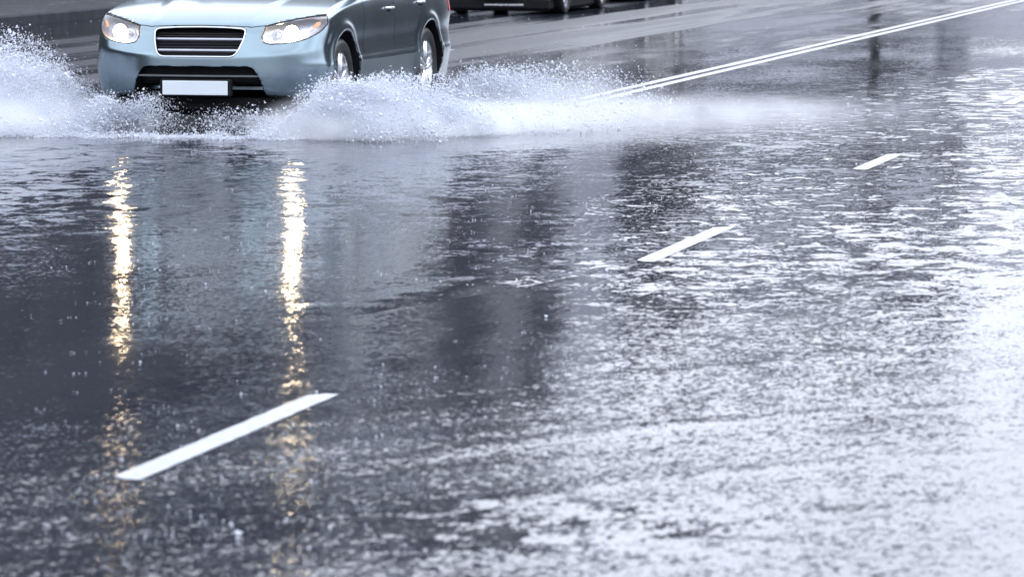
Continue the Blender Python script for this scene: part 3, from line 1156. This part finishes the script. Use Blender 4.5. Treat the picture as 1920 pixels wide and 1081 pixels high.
for x, y, h, cr, lb in ((-22.2, 148, 11.5, 3.0, 'dark street tree on the far pavement, mirrored right of the tower house'),):
    tree(x, y, h, cr, lb)

hedge = empty('hedge', (-23.2, 62, 0.1))
V, F = leaf_cloud(9000, lambda n: np.stack([rng.uniform(-.55, .55, n), rng.uniform(-14, 9, n), np.abs(rng.beta(2, 1.3, n)) * 1.5], -1) + rng.normal(size=(n, 3)) * .05, .07)
mesh_np('foliage', V, F, M_LEAF, hedge, smooth=False)
hb = MB()
hb.box((0, -2.5, .62), (.8, 22.6, 1.24), .05)
for yy in np.arange(-13, 9, .5):
    hb.tube([(rng.uniform(-.2, .2), yy, 0), (rng.uniform(-.3, .3), yy + .1, 1.2)], [.03, .015], 5)
hb.build('stems', M_BARK, hedge)
tag(hedge, 'dark clipped hedge along the far pavement at the top left', 'hedge')


# ---------------------------------------------------------------- spray thrown up by the wheels: clouds of single drops
def drop_material():
    m = bpy.data.materials.new('white_water')
    m.use_nodes = True
    nt = m.node_tree
    nt.nodes.clear()
    out = node(nt, 'ShaderNodeOutputMaterial')
    d = node(nt, 'ShaderNodeBsdfDiffuse')
    t = node(nt, 'ShaderNodeBsdfTranslucent')
    oi = node(nt, 'ShaderNodeTexNoise')
    oi.inputs['Scale'].default_value = 40
    rp = node(nt, 'ShaderNodeValToRGB')
    rp.color_ramp.elements[0].color = (0.80, 0.83, 0.90, 1)
    rp.color_ramp.elements[1].color = (0.90, 0.92, 0.97, 1)
    nt.links.new(oi.outputs['Fac'], rp.inputs['Fac'])
    nt.links.new(rp.outputs[0], d.inputs['Color'])
    nt.links.new(rp.outputs[0], t.inputs['Color'])
    mx = node(nt, 'ShaderNodeMixShader')
    mx.inputs[0].default_value = 0.45
    nt.links.new(d.outputs[0], mx.inputs[1])
    nt.links.new(t.outputs[0], mx.inputs[2])
    nt.links.new(mx.outputs[0], out.inputs['Surface'])
    return m


M_DROP = drop_material()
TET = np.array([(1, 1, 1), (1, -1, -1), (-1, 1, -1), (-1, -1, 1)]) / math.sqrt(3)
TETF = np.array([(0, 1, 2), (0, 3, 1), (0, 2, 3), (1, 3, 2)])


def drops(name, P, r, label, cat='spray'):
    """each drop a tiny tumbling solid"""
    n = len(P)
    q = rng.normal(size=(n, 4))
    q /= np.linalg.norm(q, axis=1, keepdims=True)
    a, b, c, d = q.T
    M = np.stack([1 - 2 * (c * c + d * d), 2 * (b * c - a * d), 2 * (b * d + a * c), 2 * (b * c + a * d), 1 - 2 * (b * b + d * d), 2 * (c * d - a * b),
                  2 * (b * d - a * c), 2 * (c * d + a * b), 1 - 2 * (b * b + c * c)], -1).reshape(n, 3, 3)
    V = (np.einsum('nij,kj->nki', M, TET) * (r * 1.35)[:, None, None] + P[:, None]).reshape(-1, 3)
    F = (TETF[None] + 4 * np.arange(n)[:, None, None]).reshape(-1, 3)
    o = mesh_np(name, V, F, M_DROP, smooth=True)
    return tag(o, label, cat, kind='stuff')


def jets(n, njet, ox, oy, th, L, h, side, spread=0.09, smax_=1.0, pw=1.0, z0=0.0):
    """drops strung along many ballistic jets; th = heading in plan, 0 straight out, negative forwards"""
    per = rng.dirichlet(np.full(njet, 0.8)) * n
    out = []
    for k in range(njet):
        m = int(per[k])
        if m < 1:
            continue
        a = R(rng.uniform(*th))
        f = (math.degrees(a) - th[0]) / max(th[1] - th[0], 1e-6)
        Lk = (L[0] + (L[1] - L[0]) * f) * rng.uniform(.55, 1.1)
        hk = rng.uniform(*h)
        x0, y0 = rng.uniform(*ox), rng.uniform(*oy)
        s = rng.uniform(0.02, smax_, m) ** pw
        z = z0 + 4 * hk * s * (1 - s)
        sg = (0.015 + spread * s)[:, None]
        p = np.stack([side * (x0 + Lk * s * math.cos(a)), y0 + Lk * s * math.sin(a), z], -1) + rng.normal(size=(m, 3)) * sg * (1, 1, .8)
        out.append(p)
    P = np.concatenate(out)
    P[:, 2] = np.abs(P[:, 2]) + 0.004
    return P


def radii(n, med, sig=0.45, lo=0.0012, hi=0.010):
    return np.clip(np.exp(rng.normal(math.log(med), sig, n)), lo, hi)


def place(P):
    return P + (CAR_X, CAR_Y, 0)


def mist_material(name, terms, dens):
    """thin drifting mist: density falls off with height and away from each wheel's wake"""
    m = bpy.data.materials.new(name)
    m.use_nodes = True
    nt = m.node_tree
    nt.nodes.clear()
    out = node(nt, 'ShaderNodeOutputMaterial')
    pv_ = node(nt, 'ShaderNodeVolumePrincipled')
    pv_.inputs['Color'].default_value = (0.93, 0.95, 0.985, 1)
    pv_.inputs['Anisotropy'].default_value = 0.2
    geo = node(nt, 'ShaderNodeNewGeometry')
    tot = None
    for cx, cy, cz, rx, ry, rz, rot, am in terms:
        mp = node(nt, 'ShaderNodeMapping', vector_type='TEXTURE')
        mp.inputs['Location'].default_value = (CAR_X + cx, CAR_Y + cy, cz)
        mp.inputs['Scale'].default_value = (rx, ry, rz)
        mp.inputs['Rotation'].default_value = (0, 0, R(rot))
        nt.links.new(geo.outputs['Position'], mp.inputs['Vector'])
        ln = node(nt, 'ShaderNodeVectorMath', operation='LENGTH')
        nt.links.new(mp.outputs[0], ln.inputs[0])
        mr = node(nt, 'ShaderNodeMapRange', interpolation_type='SMOOTHERSTEP')
        mr.inputs['From Min'].default_value = 0.15
        mr.inputs['From Max'].default_value = 1.0
        mr.inputs['To Min'].default_value = am
        mr.inputs['To Max'].default_value = 0.0
        nt.links.new(ln.outputs['Value'], mr.inputs['Value'])
        if tot is None:
            tot = mr.outputs[0]
        else:
            ad = node(nt, 'ShaderNodeMath', operation='ADD')
            nt.links.new(tot, ad.inputs[0])
            nt.links.new(mr.outputs[0], ad.inputs[1])
            tot = ad.outputs[0]
    nz = node(nt, 'ShaderNodeTexNoise')
    nz.inputs['Scale'].default_value = 3.6
    nz.inputs['Distortion'].default_value = 0.7
    nz.inputs['Detail'].default_value = 4
    nz.inputs['Roughness'].default_value = 0.6
    nt.links.new(geo.outputs['Position'], nz.inputs['Vector'])
    m2 = node(nt, 'ShaderNodeMapRange')
    m2.inputs['From Min'].default_value = 0.35
    m2.inputs['From Max'].default_value = 0.65
    m2.inputs['To Min'].default_value = 0.06 * dens
    m2.inputs['To Max'].default_value = 1.9 * dens
    nt.links.new(nz.outputs['Fac'], m2.inputs['Value'])
    ml = node(nt, 'ShaderNodeMath', operation='MULTIPLY')
    nt.links.new(tot, ml.inputs[0])
    nt.links.new(m2.outputs[0], ml.inputs[1])
    nt.links.new(ml.outputs[0], pv_.inputs['Density'])
    nt.links.new(pv_.outputs[0], out.inputs['Volume'])
    return m


def mist(parent, terms, dens, lo, hi):
    mb = MB()
    mb.box([(a + b) / 2 for a, b in zip(lo, hi)], [b - a for a, b in zip(lo, hi)])
    for k in range(len(mb.v)):
        mb.v[k] = (mb.v[k][0] + CAR_X, mb.v[k][1] + CAR_Y, mb.v[k][2])
    o = mb.build('mist', mist_material('mist', terms, dens), parent)
    o['kind'] = 'stuff'
    return o


K = 1.0
# right of the picture: from the car's left front and rear wheels
a = jets(int(130000 * K), 130, (.75, 1.05), (-.5, .8), (-54, 45), (.8, 2.0), (.05, .42), 1, .06)
b = jets(int(40000 * K), 70, (.9, 1.1), (2.9, 3.8), (-20, 40), (1.0, 2.0), (.06, .34), 1, .08)
c = jets(int(22000 * K), 60, (.95, 1.2), (-.2, 1.2), (0, 60), (1.6, 3.2), (.02, .16), 1, .07)
n = int(60000 * K)
f = np.stack([rng.uniform(.62, 2.4, n), rng.uniform(-.75, .9, n), rng.exponential(.03, n)], -1)
f[:, 1] += np.clip(f[:, 0] - 1.0, 0, 9) * .75 + .10 * np.sin(f[:, 0] * 7) * np.sin(f[:, 0] * 2.3)
P = np.concatenate([a, b, c, f])
o = drops('water_spray', place(P), radii(len(P), .0021, .68, .0009, .016), 'white water spray fanning out right of the silver car')
mist(o, [(1.32, -.1, .0, .95, 1.3, .40, 0, 1.6), (1.9, .6, .0, 1.25, 1.7, .29, -30, .9), (3.0, 2.4, .0, 2.1, 3.4, .24, -35, .22), (1.9, 3.8, .0, 1.1, 1.8, .34, -20, .25)],
     3.4, (.45, -2.0, .006), (5.5, 6.5, .6))
# left of the picture: from its right front wheel
a = jets(int(90000 * K), 120, (.80, 1.05), (-.4, .9), (-55, 40), (1.4, 3.4), (.10, .55), -1, .06)
b = jets(int(42000 * K), 110, (.80, 1.05), (-.2, .9), (-40, 40), (1.8, 3.6), (.42, .72), -1, .07)
n = int(45000 * K)
f = np.stack([-rng.uniform(.6, 2.6, n), rng.uniform(-.95, .8, n), rng.exponential(.05, n)], -1)
f[:, 1] += .08 * np.sin(f[:, 0] * 6.1)
P = np.concatenate([a, b, f])
o = drops('water_spray', place(P), radii(len(P), .0021, .68, .0009, .016), 'high white water spray thrown up left of the silver car')
mist(o, [(-1.9, -.1, .05, 1.2, 1.5, .50, 0, 1.6), (-1.3, -.4, .0, .8, 1.0, .38, 0, 1.2), (-2.8, .2, .1, 1.2, 1.5, .60, 0, 1.0)],
     3.2, (-4.5, -2.2, .006), (-.4, 2.2, .95))
# under the bumper
a = jets(int(22000 * K), 60, (.45, .85), (-.1, .3), (-150, -60), (.5, .9), (.06, .26), -1, .06)
b = jets(int(6000 * K), 40, (.3, .8), (-.1, .3), (-150, -60), (.4, .8), (.05, .16), 1, .06)
n = int(12000 * K)
xx = rng.uniform(-.95, 1.05, n)
am = .4 + .6 * np.abs(np.sin(xx * 9 + 1) * np.sin(xx * 3.3))
f = np.stack([xx, -.72 + .13 * np.sin(xx * 4.2) * np.sin(xx * 9) + .05 * xx + rng.normal(0, .07, n) - np.abs(rng.normal(0, .10, n)) * (rng.uniform(0, 1, n) < .2), rng.exponential(.014, n) * am], -1)
P = np.concatenate([a, b, f])
drops('water_spray', place(P), radii(len(P), .0024, .6, .001, .012), 'thin spray and foam edge under the front bumper')

# rain drops hitting the flooded road
n = 1500
yy = 11.5 + 55 * rng.uniform(0, 1, n) ** 1.6
xx = -yy * np.tan(R(YAW)) + yy * rng.uniform(-.122, .122, n)
pts, rad = [], []
for x, y in zip(xx, yy):
    m = rng.integers(1, 6)
    t = rng.uniform(0, 6.28, m)
    q = rng.uniform(.003, .038)
    pts.append(np.stack([x + q * np.cos(t), y + q * np.sin(t), rng.uniform(.001, .006, m)], -1))
    rad.append(np.exp(rng.normal(math.log(.0017), .5, m)))
drops('rain_splashes', np.concatenate(pts), np.concatenate(rad), 'tiny white splashes of rain drops all over the wet road', 'splashes')

# crests
for pts, h, wd, lb in (([(-8.75, 23.4), (-8.8, 25.2), (-9.0, 27.2)], .006, .22, 'low wave crest left of the headlight reflection'),
                       ([(-10.5, 27.8), (-10.3, 28.9), (-9.9, 29.6)], .008, .18, 'low wave crest at the left edge below the spray'),
                       ([(-8.72, 26.7), (-8.8, 27.4), (-8.9, 28.0)], .008, .10, 'short wave crest in front of the bumper'),
                       ([(-8.05, 25.3), (-8.1, 26.2), (-8.3, 27.4)], .010, .14, 'dark wave trough right of the first headlight reflection'),
                       ([(-5.2, 17.9), (-4.85, 19.2), (-4.5, 20.6)], .009, .26, 'broad wave crest in the middle of the road'),
                       ([(-3.9, 12.7), (-3.3, 14.0), (-2.5, 14.9), (-1.7, 15.4)], .0032, .14, 'long curved ripple sweeping to the right below the largest lane dash'),
                       ([(-3.3, 12.2), (-2.7, 13.2), (-1.9, 13.9), (-1.3, 14.2)], .0030, .13, 'second long curved ripple nearer the bottom edge'),
                       ([(-2.4, 11.8), (-2.0, 12.6), (-1.4, 13.0)], .0026, .11, 'shortest curved ripple at the bottom right'),
                       ([(-9.2, 24.8), (-9.3, 26.0), (-9.2, 27.1)], .005, .15, 'faint ripple crossing the left headlight reflection')):
    bow_wave(pts, h, wd, lb)
